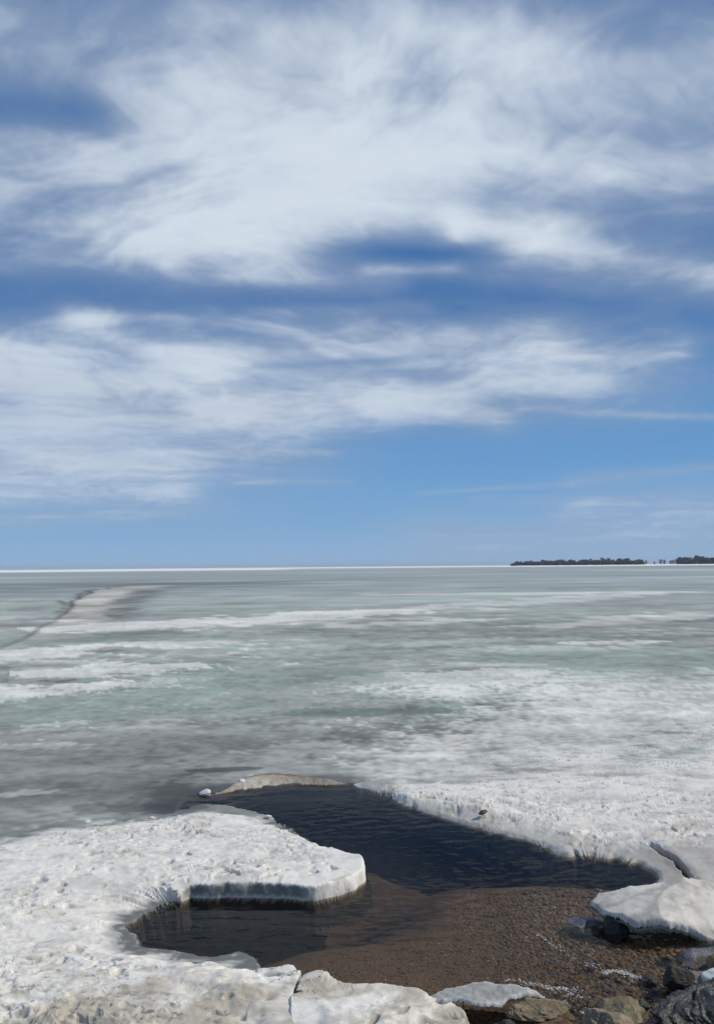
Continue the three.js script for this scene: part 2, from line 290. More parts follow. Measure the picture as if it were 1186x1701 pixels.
const iceMat = new THREE.MeshPhysicalMaterial({ vertexColors: true, roughness: 0.7, specularIntensity: 0.4, bumpMap: (() => { const t = grainMap.clone(); t.repeat.set(1.3, 1.3); return t; })(), bumpScale: 0.004 });
const snowMat = new THREE.MeshStandardMaterial({ vertexColors: true, roughness: 0.58, bumpMap: (() => { const t = grainMap.clone(); t.repeat.set(1.6, 1.6); return t; })(), bumpScale: 0.005 });

// ---------------------------------------------------------------- frozen lake
{
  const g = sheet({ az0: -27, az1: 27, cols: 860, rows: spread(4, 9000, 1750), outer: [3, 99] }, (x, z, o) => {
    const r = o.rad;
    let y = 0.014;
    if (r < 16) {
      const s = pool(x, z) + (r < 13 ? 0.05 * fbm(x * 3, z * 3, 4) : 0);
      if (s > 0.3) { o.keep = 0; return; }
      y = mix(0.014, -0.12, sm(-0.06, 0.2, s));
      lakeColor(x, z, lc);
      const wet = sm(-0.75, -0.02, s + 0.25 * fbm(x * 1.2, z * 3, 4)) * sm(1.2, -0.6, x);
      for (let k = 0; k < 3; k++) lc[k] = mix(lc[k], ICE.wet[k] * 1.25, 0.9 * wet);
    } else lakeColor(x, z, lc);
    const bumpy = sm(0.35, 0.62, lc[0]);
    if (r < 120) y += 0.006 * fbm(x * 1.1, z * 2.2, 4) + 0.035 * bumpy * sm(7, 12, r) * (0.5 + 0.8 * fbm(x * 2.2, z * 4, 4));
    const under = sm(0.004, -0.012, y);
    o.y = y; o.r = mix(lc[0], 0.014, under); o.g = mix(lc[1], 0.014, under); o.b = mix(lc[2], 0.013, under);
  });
  tag(add('lake_ice', g, iceMat), 'wide sheet of grey green lake ice with white snow streaks reaching the horizon', 'lake ice', null, 'structure');
}

// ---------------------------------------------------------------- bed of the pool and the beach behind the camera
function bedHeight(x, z) {
  const s = shallow(x, z), n = 0.02 * fbm(x * 1.6, z * 1.6, 4);
  let y = -0.11 - 0.45 * sm(0.05, -1.1, s) - 0.02 + 0.05 * sm(0, 0.9, s) + n;
  y += 0.05 * sm(0.6, 1.6, x) * sm(-5.9, -4.9, z);
  return y + 1.0 * sm(-4.2, -0.6, z);
}
{
  const bedMat = new THREE.MeshStandardMaterial({ vertexColors: true, roughness: 0.9, bumpMap: grainMap, bumpScale: 0.02 });
  const g = sheet({ az0: -60, az1: 60, cols: 700, rows: spread(3.4, 14, 2200, 0.006) }, (x, z, o) => {
    const s = hit.s = shallow(x, z) + 0.12 * fbm(x * 2.2, z * 2.2, 4), lit = sm(-0.22, 0.2, s), n = 0.5 + 0.5 * fbm(x * 9, z * 9, 5, 0.7), n1 = 0.5 + 0.5 * fbm(x * 1.5, z * 1.5 + 9, 4);
    const gold = sm(0.4, 1.5, x) * sm(-6.4, -5.4, z);
    o.r = mix(0.072, (0.075 + 0.085 * n) * (0.75 + 0.5 * n1) + 0.05 * gold * n, lit); o.g = mix(0.055, (0.05 + 0.058 * n) * (0.75 + 0.5 * n1) + 0.035 * gold * n, lit); o.b = mix(0.044, (0.031 + 0.035 * n) * (0.75 + 0.5 * n1) + 0.01 * gold * n, lit);
    o.y = bedHeight(x, z) + 0.01 * n;
  });
  tag(add('lake_bed', g, bedMat), 'brown gravelly bottom of the pool seen through shallow water', 'lake bed', null, 'structure');
  const b = new THREE.PlaneGeometry(60, 30, 240, 120); b.rotateX(-PI / 2); b.translate(0, 0, 11.6);
  const p = b.attributes.position;
  for (let i = 0; i < p.count; i++) { const x = p.getX(i), z = p.getZ(i); p.setY(i, -0.15 + 1.15 * sm(-3.6, -0.4, z) + 0.06 * fbm(x, z, 4) - (z < -3.2 ? 0.1 : 0)); }
  b.computeVertexNormals();
  tag(add('beach', b, new THREE.MeshStandardMaterial({ color: new THREE.Color().setRGB(0.2, 0.165, 0.125), roughness: 0.95, bumpMap: grainMap, bumpScale: 0.03 })), 'gravel beach behind the photographer', 'beach', null, 'structure');
}

// ---------------------------------------------------------------- water of the pool
{
  const waterMat = new THREE.MeshPhysicalMaterial({ color: new THREE.Color().setRGB(0.78, 0.70, 0.60), roughness: 0.04, transmission: 1, thickness: 0, ior: 1.33, specularIntensity: 0.52 });
  const g = sheet({ az0: -24, az1: 36, cols: 900, rows: spread(3.5, 10.3, 2600, 0.006) }, (x, z, o) => {
    const run = sm(0.5, 1.7, x) * sm(-6.0, -5.2, z), calm = mix(1, 0.45, sm(-8, -9.3, z));
    const wx = 0.4 * fbm(x * 1.3, z * 1.3, 3), w1 = n2(x * 4.2 + wx * 3, z * 11 + wx * 2 + x * 1.5), w2 = n2(x * 9 - z * 2, z * 24 + wx * 4), w3 = n2(x * 21 + z * 5, z * 46 - x * 4);
    const patch = 0.55 + 0.6 * fbm(x * 0.9 + 7, z * 1.4, 3);
    o.y = calm * patch * mix(1, 0.6, sm(-0.1, 0.4, shallow(x, z))) * 0.62 * (0.0042 * w1 + 0.0026 * w2 + 0.0011 * w3);
    if (run > 0) o.y += run * (0.014 * fbm(x * 5 + wx * 4, z * 5, 4) + 0.006 * ridge(x * 9, z * 9 + wx * 5, 3));
  });
  tag(add('water', g, waterMat), 'dark open water of the thawed pool, turning shallow and brown towards the shore', 'water', null, 'structure');
}

// ---------------------------------------------------------------- ice shelves round the pool
const LEFT = [[-1.39, -6.43, 0.05, 0.13], [-1.21, -6.41, 0.05, 0.13], [-0.88, -6.43, 0.05, 0.135], [-0.58, -6.39, 0.05, 0.135], [-0.45, -6.35, 0.05, 0.135], [-0.37, -6.35, 0.06, 0.13], [-0.19, -6.44, 0.09, 0.13], [-0.04, -6.55, 0.09, 0.13], [0.04, -6.73, 0.06, 0.13], [0.05, -7.05, 0.05, 0.13], [0.04, -7.05, 0.06, 0.12], [-0.07, -7.12, 0.08, 0.12], [-0.21, -7.26, 0.1, 0.11], [-0.33, -7.46, 0.14, 0.1], [-0.50, -7.78, 0.2, 0.1], [-0.74, -8.11, 0.35, 0.1], [-0.92, -8.38, 0.6, 0.09], [-1.11, -8.57, 0.7, 0.08], [-1.33, -8.68, 0.7, 0.07], [-1.54, -8.77, 0.7, 0.07], [-1.83, -8.82, 0.8, 0.07], [-2.08, -8.72, 0.9, 0.08], [-2.46, -8.65, 1, 0.09], [-2.94, -8.50, 1, 0.1], [-3.33, -8.31, 1, 0.1], [-3.72, -8.05, 1, 0.1], [-4.54, -7.76, 1, 0.1], [-4.42, -6.40, 1, 0.1], [-2.90, -4.26, 0.3, 0.15], [-1.61, -4.24, 0.3, 0.15], [-0.37, -4.15, 0.03, 0.15], [-0.38, -4.42, 0.03, 0.15], [-0.42, -4.64, 0.03, 0.15], [-0.43, -4.80, 0.03, 0.15], [-0.40, -5.09, 0.03, 0.14], [-0.39, -5.17, 0.1, 0.12], [-0.56, -5.27, 0.14, 0.12], [-0.69, -5.36, 0.49, 0.12], [-0.84, -5.49, 0.49, 0.12], [-0.97, -5.53, 0.49, 0.12], [-1.14, -5.55, 0.49, 0.12], [-1.29, -5.61, 0.49, 0.13], [-1.43, -5.68, 0.49, 0.14], [-1.56, -5.73, 0.49, 0.15], [-1.67, -5.85, 0.49, 0.15], [-1.69, -6.06, 0.455, 0.15], [-1.59, -6.23, 0.385, 0.15], [-1.44, -6.37, 0.07, 0.14]];
const RIGHT = [[-0.05, -9.62, 0.6, 0.06], [0.20, -9.35, 0.5, 0.08], [0.37, -9.02, 0.3, 0.1], [0.61, -8.60, 0.25, 0.12], [0.88, -8.29, 0.25, 0.13], [1.19, -7.99, 0.25, 0.13], [1.39, -7.77, 0.3, 0.13], [1.62, -7.60, 0.3, 0.13], [1.72, -7.41, 0.35, 0.13], [1.79, -7.23, 0.35, 0.13], [1.95, -7.20, 0.35, 0.12], [2.14, -7.19, 0.3, 0.12], [2.31, -7.12, 0.35, 0.1], [2.46, -6.99, 0.4, 0.09], [2.51, -6.84, 0.4, 0.09], [2.47, -6.63, 0.4, 0.09], [2.36, -6.26, 0.4, 0.09], [2.51, -6.05, 0.4, 0.09], [3.06, -6.04, 0.4, 0.12], [4.46, -6.44, 0.4, 0.12], [11.26, -15.92, 1, 0.12], [7.45, -16.14, 2, 0.12], [5.22, -14.73, 2, 0.12], [3.14, -13.25, 1.6, 0.1], [1.71, -11.96, 1.3, 0.08], [0.70, -10.82, 1, 0.07], [0.10, -10.04, 0.8, 0.06]];
const FRONT = [[-0.42, -4.79, 0.03, 0.16], [-0.41, -4.90, 0.05, 0.17], [-0.38, -5.04, 0.05, 0.17], [-0.28, -5.06, 0.05, 0.18], [-0.15, -5.00, 0.07, 0.16], [-0.00, -4.99, 0.08, 0.16], [0.19, -4.95, 0.08, 0.16], [0.34, -4.92, 0.07, 0.16], [0.51, -4.82, 0.06, 0.15], [0.62, -4.73, 0.05, 0.14], [0.66, -4.71, 0.04, 0.14], [0.61, -4.62, 0.04, 0.14], [0.52, -4.36, 0.04, 0.15], [0.12, -4.17, 0.06, 0.15], [-0.35, -4.18, 0.03, 0.15], [-0.36, -4.41, 0.03, 0.15], [-0.41, -4.64, 0.03, 0.15]];
const FARSIDE = [[-0.9, -9.3], [0.1, -10.1], [0.7, -10.9], [1.7, -12.0], [3.1, -13.3], [5.2, -14.8], [7.4, -16.2], [13, -17]];
const CRACK = [[2.73, -7.35], [2.77, -7.17], [2.81, -6.98], [2.80, -6.77], [2.76, -6.54]];
// the crust: rounded lumps, wind-cut ripples lying aslant and small pits; height in metres and a soil value
const crust = { y: 0, pit: 0 };
function crustAt(x, z, rough) {
  const c = cos(0.5), s = sin(0.5), u = x * c - z * s, v = x * s + z * c, w = 0.3 * fbm(x * 2, z * 2, 3);
  const calm = 0.18 + 1.05 * sm(-0.35, 0.4, fbm(x * 0.8 + 60, z * 1.1, 3)), lump = fbm(x * 2.7, z * 3.6 + 5, 4), gr = fbm(x * 15, z * 17, 4, 0.6), cup = 1 - 2.4 * abs(n2(u * 8 + w * 5, v * 13 + w * 5)), cut = ridge(u * 2.6 + w * 2, v * 8 + w * 3, 3);
  const e1 = n2(u * 3.4 + w * 3 + 0.3 * gr, v * 6.5 + w * 3 + 40), e2 = n2(x * 7.5 + w * 4 + 0.4 * gr + 9, z * 12 + w * 4), scarp = sm(-0.02, 0.08, e1) * 0.6 + sm(0.02, 0.12, e2) * 0.4, pit = sm(0.25, 0.6, n2(u * 7 + w * 4 + 3, v * 17 + w * 4)) * sm(-0.1, 0.4, fbm(x * 1.4 + 9, z * 1.4, 3) + 0.15);
  crust.y = rough * ((0.012 + 0.02 * sm(-0.3, 0.3, n2(x * 0.9 + 4, z * 1.2))) * lump + 0.68 * calm * (0.007 * cup + 0.008 * cut + 0.006 * gr + 0.017 * scarp) - 0.026 * pit);
  crust.pit = clamp(0.8 * pit + calm * (0.4 * sm(0.35, -0.5, cup) + 0.35 * sm(0.1, 0.7, -gr) + 0.3 * (1 - scarp)) + 0.4 * sm(0.05, 0.5, fbm(x * 3.3 + 14, z * 7, 5, 0.6)) + 0.5 * sm(0.42, 0.6, n2(x * 31, z * 43)) * sm(-0.1, 0.4, fbm(x * 2, z * 3 + 70, 3)));
}
// rim: how far from the edge the wall rises, and how it leans
function shelf(pts, grid, opt) {
  const f = outline(pts), [x0, x1, z0, z1] = f.box;
  const rag = (x, z) => { f(x, z); const w = hit.w, soft = sm(0.08, 0.5, w); return hit.s + (w < 0.04 ? 0.004 * fbm(x * 9, z * 9, 3) + 0.021 : w < 0.1 ? 0.026 * fbm(x * 3.2, z * 3.2 + 3, 3) + 0.006 * fbm(x * 14, z * 14, 2) - 0.008 : soft > 0.98 ? 0.2 * fbm(x * 1.6, z * 2.6 + 3, 5) : mix(0.013, 0.17, soft) * fbm(x * mix(4.5, 2.4, soft), z * mix(4.5, 2.4, soft) + 3, soft > 0.3 ? 4 : 2) - 0.012); };
  return sheet(grid, (x, z, o) => {
    if (x < x0 - 0.1 || x > x1 + 0.1 || z < z0 - 0.1 || z > z1 + 0.1) { o.keep = 0; return; }
    const s = rag(x, z), w = hit.w, t = hit.t, soft = sm(0.08, 0.5, w);
    if (s < (soft > 0.98 ? -0.09 : -0.07)) { o.keep = 0; return; }
    o.wall = -1;
    const steep = sm(0.115, 0.1, w);
    if (steep > 0 && s < 0.16) {        // a broken face: rows of the grid are drawn together on the wall, which is rough and a little undercut
      const e = 0.006, gx = (rag(x + e, z) - s) / e, gz = (rag(x, z + e) - s) / e, l = hypot(gx, gz) || 1, A = 0.075, B = 0.16;
      const h = clamp(s / A), lean = mix(0.016, 0.035, sm(0.05, 0.1, w)), q = s < 0 ? s : s < A ? lean * h * h + 0.012 * sin(h * PI) * fbm(x * 5 + 3, z * 5, 2) + 0.009 * sm(0, 0.2, h) * fbm(x * 13, h * 3 + z * 13, 3) : mix(lean, B, (s - A) / (B - A));
      o.x = x + gx / l * (q - s) * steep; o.z = z + gz / l * (q - s) * steep; o.wall = h;
    }
    opt(x, z, s, w, t, soft, o);
  });
}
const tint = (o, c, k) => { o.r = mix(o.r, c[0], k); o.g = mix(o.g, c[1], k); o.b = mix(o.b, c[2], k); };
const WHITE = [0.79, 0.76, 0.695], SOIL = [0.30, 0.265, 0.21], GREYICE = [0.33, 0.335, 0.315], SHADEICE = [0.15, 0.165, 0.15];
{
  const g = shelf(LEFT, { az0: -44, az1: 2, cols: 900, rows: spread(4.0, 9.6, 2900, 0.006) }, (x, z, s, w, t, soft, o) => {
    const near = sm(-5.7, -4.7, z), cove = sm(1.1, 0.3, hypot(x + 1.9, z + 5.9)), thick = mix(0.07, 0.112, sm(-8.0, -6.9, z)) - 0.05 * cove - 0.02 * near, thin = sm(0.5, 0.65, w);
    crustAt(x, z, mix(1, 1.9, near) * sm(0.0, 0.2, s));
    const slushy = sm(0.16, 0.25, w) * (1 - thin), k = clamp((s / w - 0.2 * slushy) / (1 - 0.2 * slushy)), rise = k * k * (3 - 2 * k), hill = near * 0.05 * sm(0, 0.5, s) * (0.6 + fbm(x * 1.1, z * 1.1, 3));
    o.y = mix(mix(mix(-0.02, 0.012, thin), mix(-0.015, 0.007, sm(0, 0.03, s)), slushy), thick, o.wall >= 0 ? mix(rise, 1 - (1 - o.wall) * (1 - 0.15 * o.wall), sm(0.115, 0.1, w)) : rise) + crust.y * mix(clamp(s / max(w * 0.8, 0.05)), k, slushy) + hill + min(s, 0) * 3;
    const slit = sm(0.022, 0.01, lineDistance([[-1.14, -6.72], [-1.09, -6.66], [-1.03, -6.61]], x, z)); o.y -= 0.035 * slit;
    o.r = WHITE[0]; o.g = WHITE[1]; o.b = WHITE[2];
    tint(o, [0.54, 0.535, 0.50], 0.6 * sm(0.05, 0.4, fbm(x * 1.3 + 7, z * 2.4, 5, 0.58)));
    tint(o, [0.40, 0.385, 0.345], max(slit, 0.8 * crust.pit));
    // rotten, greyer ice where the shelf thins out, grey green broken face with its shade painted in as dark blotches
    if (thin > 0) { lakeColor(x, z, lc); const m = thin * sm(0.62, 0.2, rise + 0.55 * fbm(x * 2.6, z * 5, 5, 0.6)); tint(o, [0.6 * lc[0] + 0.03, 0.6 * lc[1] + 0.035, 0.6 * lc[2] + 0.03], m); }
    const wet = sm(0.6, 0.1, k + 0.35 * fbm(x * 7, z * 7, 4)) * sm(0.09, 0.16, w) * (1 - thin);
    tint(o, GREYICE, 0.8 * wet); tint(o, [0.11, 0.115, 0.11], 0.9 * wet * sm(0.25, 0.0, k + 0.35 * fbm(x * 10 + 3 * fbm(x * 3, z * 3, 2), z * 14, 4)));

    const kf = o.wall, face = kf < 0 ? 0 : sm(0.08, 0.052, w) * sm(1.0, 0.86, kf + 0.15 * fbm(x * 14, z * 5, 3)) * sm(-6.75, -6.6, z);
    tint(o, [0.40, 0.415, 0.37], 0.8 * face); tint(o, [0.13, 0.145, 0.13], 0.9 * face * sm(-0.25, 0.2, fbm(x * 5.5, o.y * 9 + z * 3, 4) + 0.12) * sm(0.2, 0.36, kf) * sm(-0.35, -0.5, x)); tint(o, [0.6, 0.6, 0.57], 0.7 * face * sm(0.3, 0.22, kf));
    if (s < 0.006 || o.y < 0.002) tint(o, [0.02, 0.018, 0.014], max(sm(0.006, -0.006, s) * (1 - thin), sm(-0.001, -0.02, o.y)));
    const dirt = (s < 0.01 ? 0 : 1) * sm(0.0, 0.6, fbm(x * 1.6 + 3, z * 2.6, 5, 0.6) + 0.6 * sm(-5.45, -4.6, z) - 0.2) + 0.55 * sm(0.1, 0.5, fbm(x * 2.3 + 30, z * 4.5, 5, 0.6)) * sm(-7, -6, z) * sm(-0.7, -1.7, x) * (s < 0.01 ? 0 : 1);
    tint(o, [0.38, 0.335, 0.255], 0.78 * clamp(dirt));
    tint(o, SOIL, 0.8 * sm(0.12, 0.42, fbm(x * 8, z * 12, 4, 0.65) + 0.4 * fbm(x * 2, z * 3, 2)) * sm(-5.7, -4.8, z)); tint(o, [0.12, 0.10, 0.08], 0.8 * sm(0.33, 0.5, fbm(x * 13, z * 19, 4, 0.65) + 0.3 * fbm(x * 2, z * 4, 2)) * sm(-5.6, -5.0, z));
  });
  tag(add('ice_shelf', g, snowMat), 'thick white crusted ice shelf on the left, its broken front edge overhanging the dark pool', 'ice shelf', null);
}
{
  const g = shelf(RIGHT, { az0: -2, az1: 34, cols: 820, rows: spread(6.0, 17, 2600, 0.008) }, (x, z, s, w, t, soft, o) => {
    const fd = lineDistance(FARSIDE, x, z), reach = mix(1.6, 6.5, sm(0, 5, x)), rise = sm(0, 1, fd / reach + 0.3 * fbm(x * 0.9, z * 1.5, 4) * sm(0, 0.5, fd)), edge = sm(0.1, 0.8, fd);
    const sn = s + 3 * sm(1.6, 0.5, fd) * sm(0.0, 1.2, x - 0.15), mg = (0.12 + 0.14 * fbm(x * 1.7, z * 1.7 + 40, 3)) * (1 + 1.2 * sm(2.0, 2.5, x));
    const greyBay = sm(2.3, 2.65, x) * sm(-7.6, -7.15, z), lumpy = sm(1.3, 0.15, sn) * edge * (1 - greyBay) * (0.35 + 0.65 * sm(-0.2, 0.3, fbm(x * 1.3 + 5, z * 1.3, 3)));
    crustAt(x + 20, z - 11, mix(0.85, 1.7, lumpy) * (1 - 0.75 * greyBay));
    const front = sm(mg * 0.2, mg * 0.2 + 0.48, sn + 0.12 * fbm(x * 4, z * 4, 4));
    const up = front * rise, lump = (max(0, fbm(x * 4.6, z * 5.6, 3) + 0.1) * 0.05 + 0.03 * sm(0.0, 0.12, n2(x * 3.1 + 0.6 * fbm(x * 6, z * 6, 2), z * 3.9))) * lumpy * front;
    o.y = mix(-0.03, 0.02, sm(-0.03, 0.11, s)) * edge + 0.012 * (1 - edge) + 0.04 * up + crust.y * mix(0.25, 1, up) * sm(0, 0.1, sn) + lump + min(s, 0) * 3;
    const cd = lineDistance(CRACK, x, z) + 0.014 * fbm(x * 12, z * 12, 3), cut = sm(0.032, 0.014, cd) * sm(-7.5, -7.25, z);
    o.y += 0.03 * sm(0.25, 0.03, cd) * sm(2.7, 2.9, x) - 0.12 * cut;
    o.r = WHITE[0]; o.g = WHITE[1]; o.b = WHITE[2];
    tint(o, [0.40, 0.39, 0.36], 0.8 * crust.pit);
    tint(o, [0.45, 0.45, 0.42], 0.6 * sm(-0.1, 0.45, fbm(x * 0.9 + 4, z * 1.9, 5, 0.6)) * sm(0.5, 1.6, sn));
    lakeColor(x, z, lc); tint(o, lc, sm(0.62, 0.12, rise + 0.55 * fbm(x * 1.5, z * 3.6, 6, 0.66)));
    tint(o, GREYICE, edge * 0.85 * (1 - front)); tint(o, [0.42, 0.38, 0.31], 0.5 * lumpy * sm(0.05, -0.25, n2(x * 3.1 + 0.6 * fbm(x * 6, z * 6, 2), z * 3.9))); tint(o, [0.20, 0.20, 0.185], edge * 0.7 * sm(0.12, 0.0, sn + 0.05 * fbm(x * 7, z * 7, 3)));
    tint(o, [0.34, 0.345, 0.33], 0.8 * greyBay); tint(o, [0.2, 0.2, 0.185], greyBay * 0.55 * sm(0.05, 0.5, fbm(x * 4, z * 9, 4)));
    const dirt = sm(0.05, 0.6, fbm(x * 3.1 + 8, z * 4.4, 5, 0.65) + 0.45 * sm(1.6, 3.2, x) * sm(-9.0, -7.6, z) - 0.12);
    tint(o, [0.39, 0.325, 0.265], 0.6 * dirt * sm(-10.5, -8.2, z));
    tint(o, [0.40, 0.385, 0.34], 0.75 * lumpy * sm(0.0, 0.35, fbm(x * 2.4 + 50, z * 3.4, 5, 0.6)));
    tint(o, [0.46, 0.43, 0.36], 0.45 * sm(0.1, 0.55, fbm(x * 1.1 + 80, z * 2.4, 5, 0.6)));
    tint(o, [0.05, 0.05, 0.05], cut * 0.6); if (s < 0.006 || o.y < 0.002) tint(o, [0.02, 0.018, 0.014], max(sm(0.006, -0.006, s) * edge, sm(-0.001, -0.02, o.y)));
  });
  tag(add('snow_crusted_ice', g, snowMat), 'rough white snow crusted ice bank right of the pool, greyer near the crack', 'ice bank', null);
}
{
  const g = shelf(FRONT, { az0: -9, az1: 12, cols: 520, rows: spread(4.0, 5.3, 3200, 0.005) }, (x, z, s, w, t, soft, o) => {
    crustAt(x - 7, z + 3, 1.7);
    const k = o.wall >= 0 ? o.wall : 1, peak = 0.05 * exp(-((x + 0.28) ** 2 + (z + 5.0) ** 2) / 0.006);
    o.y = min(s, 0) * 3 + mix(-0.04, 0.105 - 0.035 * sm(0.1, 0.6, x), k) + crust.y * clamp(s / 0.06) + peak + 0.03 * fbm(x * 4, z * 4, 3) * k;
    o.r = WHITE[0]; o.g = WHITE[1]; o.b = WHITE[2];
    tint(o, [0.42, 0.42, 0.40], 0.6 * crust.pit);
    tint(o, [0.38, 0.335, 0.255], 0.8 * sm(-0.25, 0.3, fbm(x * 3 + 3, z * 4.6, 5, 0.6)));
    tint(o, [0.17, 0.15, 0.12], 0.7 * sm(0.3, 0.6, fbm(x * 13, z * 17, 4, 0.65)));
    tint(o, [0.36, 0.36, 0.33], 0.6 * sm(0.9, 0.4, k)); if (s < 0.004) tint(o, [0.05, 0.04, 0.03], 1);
  });
  tag(add('ice_block', g, snowMat), 'dirty white ice block in the foreground with a rounded end beside the flat brown rock', 'ice block', null);
}

// plates of ice with an upper and a lower side: top(x, z, s) and thickness
function plate(pts, step, top, thick, color) {
  const f = outline(pts), [x0, x1, z0, z1] = f.box, nx = Math.ceil((x1 - x0 + 0.04) / step), nz = Math.ceil((z1 - z0 + 0.04) / step), pos = [], col = [], uv = [], idx = [], o = {};
  const sd = [], at = [];
  const R = (x, z) => f(x, z) + 0.034 * fbm(x * 7, z * 7, 5, 0.6);
  for (let j = 0; j <= nz; j++) for (let i = 0; i <= nx; i++) {
    let x = x0 - 0.02 + i * step, z = z0 - 0.02 + j * step, s = R(x, z); sd.push(s);
    if (s < 0 && s > -2 * step) for (let k = 0; k < 3; k++) { const e = 0.004, gx = (R(x + e, z) - s) / e, gz = (R(x, z + e) - s) / e, l = gx * gx + gz * gz || 1; x -= gx * s / l; z -= gz * s / l; s = R(x, z); }
    at.push([x, z, max(s, 0)]);
  }
  const N = (nx + 1) * (nz + 1);
  for (let side = 0; side < 2; side++) for (let k = 0; k < N; k++) {
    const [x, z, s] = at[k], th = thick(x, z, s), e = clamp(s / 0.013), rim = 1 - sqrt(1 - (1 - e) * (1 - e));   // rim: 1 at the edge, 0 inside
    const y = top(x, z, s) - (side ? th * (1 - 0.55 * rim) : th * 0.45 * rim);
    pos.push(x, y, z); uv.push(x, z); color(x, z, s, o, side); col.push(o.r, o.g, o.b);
  }
  for (let j = 0; j < nz; j++) for (let i = 0; i < nx; i++) {
    const a = j * (nx + 1) + i, b = a + 1, c = a + nx + 1, d = c + 1, lim = -1.3 * step;
    for (const [p, q, r] of [[a, c, b], [b, c, d]]) {
      if (sd[p] < lim || sd[q] < lim || sd[r] < lim || (sd[p] < 0 && sd[q] < 0 && sd[r] < 0)) continue;
      idx.push(p, q, r, p + N, r + N, q + N);
    }
  }
  const g = new THREE.BufferGeometry();
  g.setAttribute('position', new THREE.Float32BufferAttribute(pos, 3)); g.setAttribute('color', new THREE.Float32BufferAttribute(col, 3)); g.setAttribute('uv', new THREE.Float32BufferAttribute(uv, 2)); g.setIndex(idx); g.computeVertexNormals();
  return g;
}
{
  const SLAB = [[1.76, -5.96], [1.85, -6.01], [2.09, -6.02], [2.36, -6.06], [2.59, -6.12], [3.13, -6.24], [3.36, -5.98], [2.78, -5.50], [2.50, -5.58], [2.37, -5.62], [2.18, -5.63], [2.00, -5.62], [1.90, -5.70], [1.80, -5.80], [1.77, -5.91]];
  for (const p of SLAB) p[1] -= 0.06;
  const plane = (x, z) => clamp(0.13 - 0.30 * (z + 5.74) + 0.03 * (x - 2.2), 0.1, 0.42);
  const FACETS = [[0.10, -0.05, 0.012], [-0.30, -0.10, -0.005], [0.02, 0.28, 0.015], [0.22, 0.18, 0.028], [-0.12, 0.05, 0.03]];
  const top = (x, z, s) => { let m = 1; const u = x - 2.25 + 0.04 * fbm(x * 6, z * 6, 2), v = z + 5.86; for (const p of FACETS) m = min(m, p[0] * u + p[1] * v + p[2]); return plane(x, z) + 0.035 + m + 0.012 * fbm(x * 3, z * 3 + 2, 3) + 0.0035 * fbm(x * 14, z * 20, 4, 0.6) - 0.03 * sm(0.12, 0, s) * sm(-5.75, -5.65, z); };
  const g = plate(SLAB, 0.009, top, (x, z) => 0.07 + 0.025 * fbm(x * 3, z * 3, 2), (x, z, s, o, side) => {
    o.r = 0.61; o.g = 0.58; o.b = 0.525; if (side) { o.r = 0.30; o.g = 0.31; o.b = 0.285; return; }  // underside coloured greyer than the top, its shade painted in
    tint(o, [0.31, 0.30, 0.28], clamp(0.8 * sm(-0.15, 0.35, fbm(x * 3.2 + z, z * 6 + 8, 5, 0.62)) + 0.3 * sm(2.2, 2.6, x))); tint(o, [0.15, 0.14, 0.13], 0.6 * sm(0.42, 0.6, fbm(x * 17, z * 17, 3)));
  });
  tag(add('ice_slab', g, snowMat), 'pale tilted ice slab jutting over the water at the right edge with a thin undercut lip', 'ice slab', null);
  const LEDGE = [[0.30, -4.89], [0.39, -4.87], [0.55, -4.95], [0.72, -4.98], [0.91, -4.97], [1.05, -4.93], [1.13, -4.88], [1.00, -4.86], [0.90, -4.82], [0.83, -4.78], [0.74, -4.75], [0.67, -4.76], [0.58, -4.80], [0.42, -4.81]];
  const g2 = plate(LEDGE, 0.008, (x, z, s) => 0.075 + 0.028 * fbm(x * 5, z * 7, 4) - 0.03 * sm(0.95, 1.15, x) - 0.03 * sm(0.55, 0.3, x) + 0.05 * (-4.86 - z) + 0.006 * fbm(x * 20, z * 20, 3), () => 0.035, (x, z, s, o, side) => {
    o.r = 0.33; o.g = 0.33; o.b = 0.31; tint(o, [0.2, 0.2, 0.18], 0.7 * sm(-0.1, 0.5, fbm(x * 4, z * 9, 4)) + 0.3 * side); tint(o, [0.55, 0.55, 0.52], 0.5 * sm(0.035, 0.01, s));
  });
  tag(add('ice_ledge', g2, snowMat), 'thin grey ice ledge lying on the flat brown rock at the bottom', 'ice ledge', null);
}

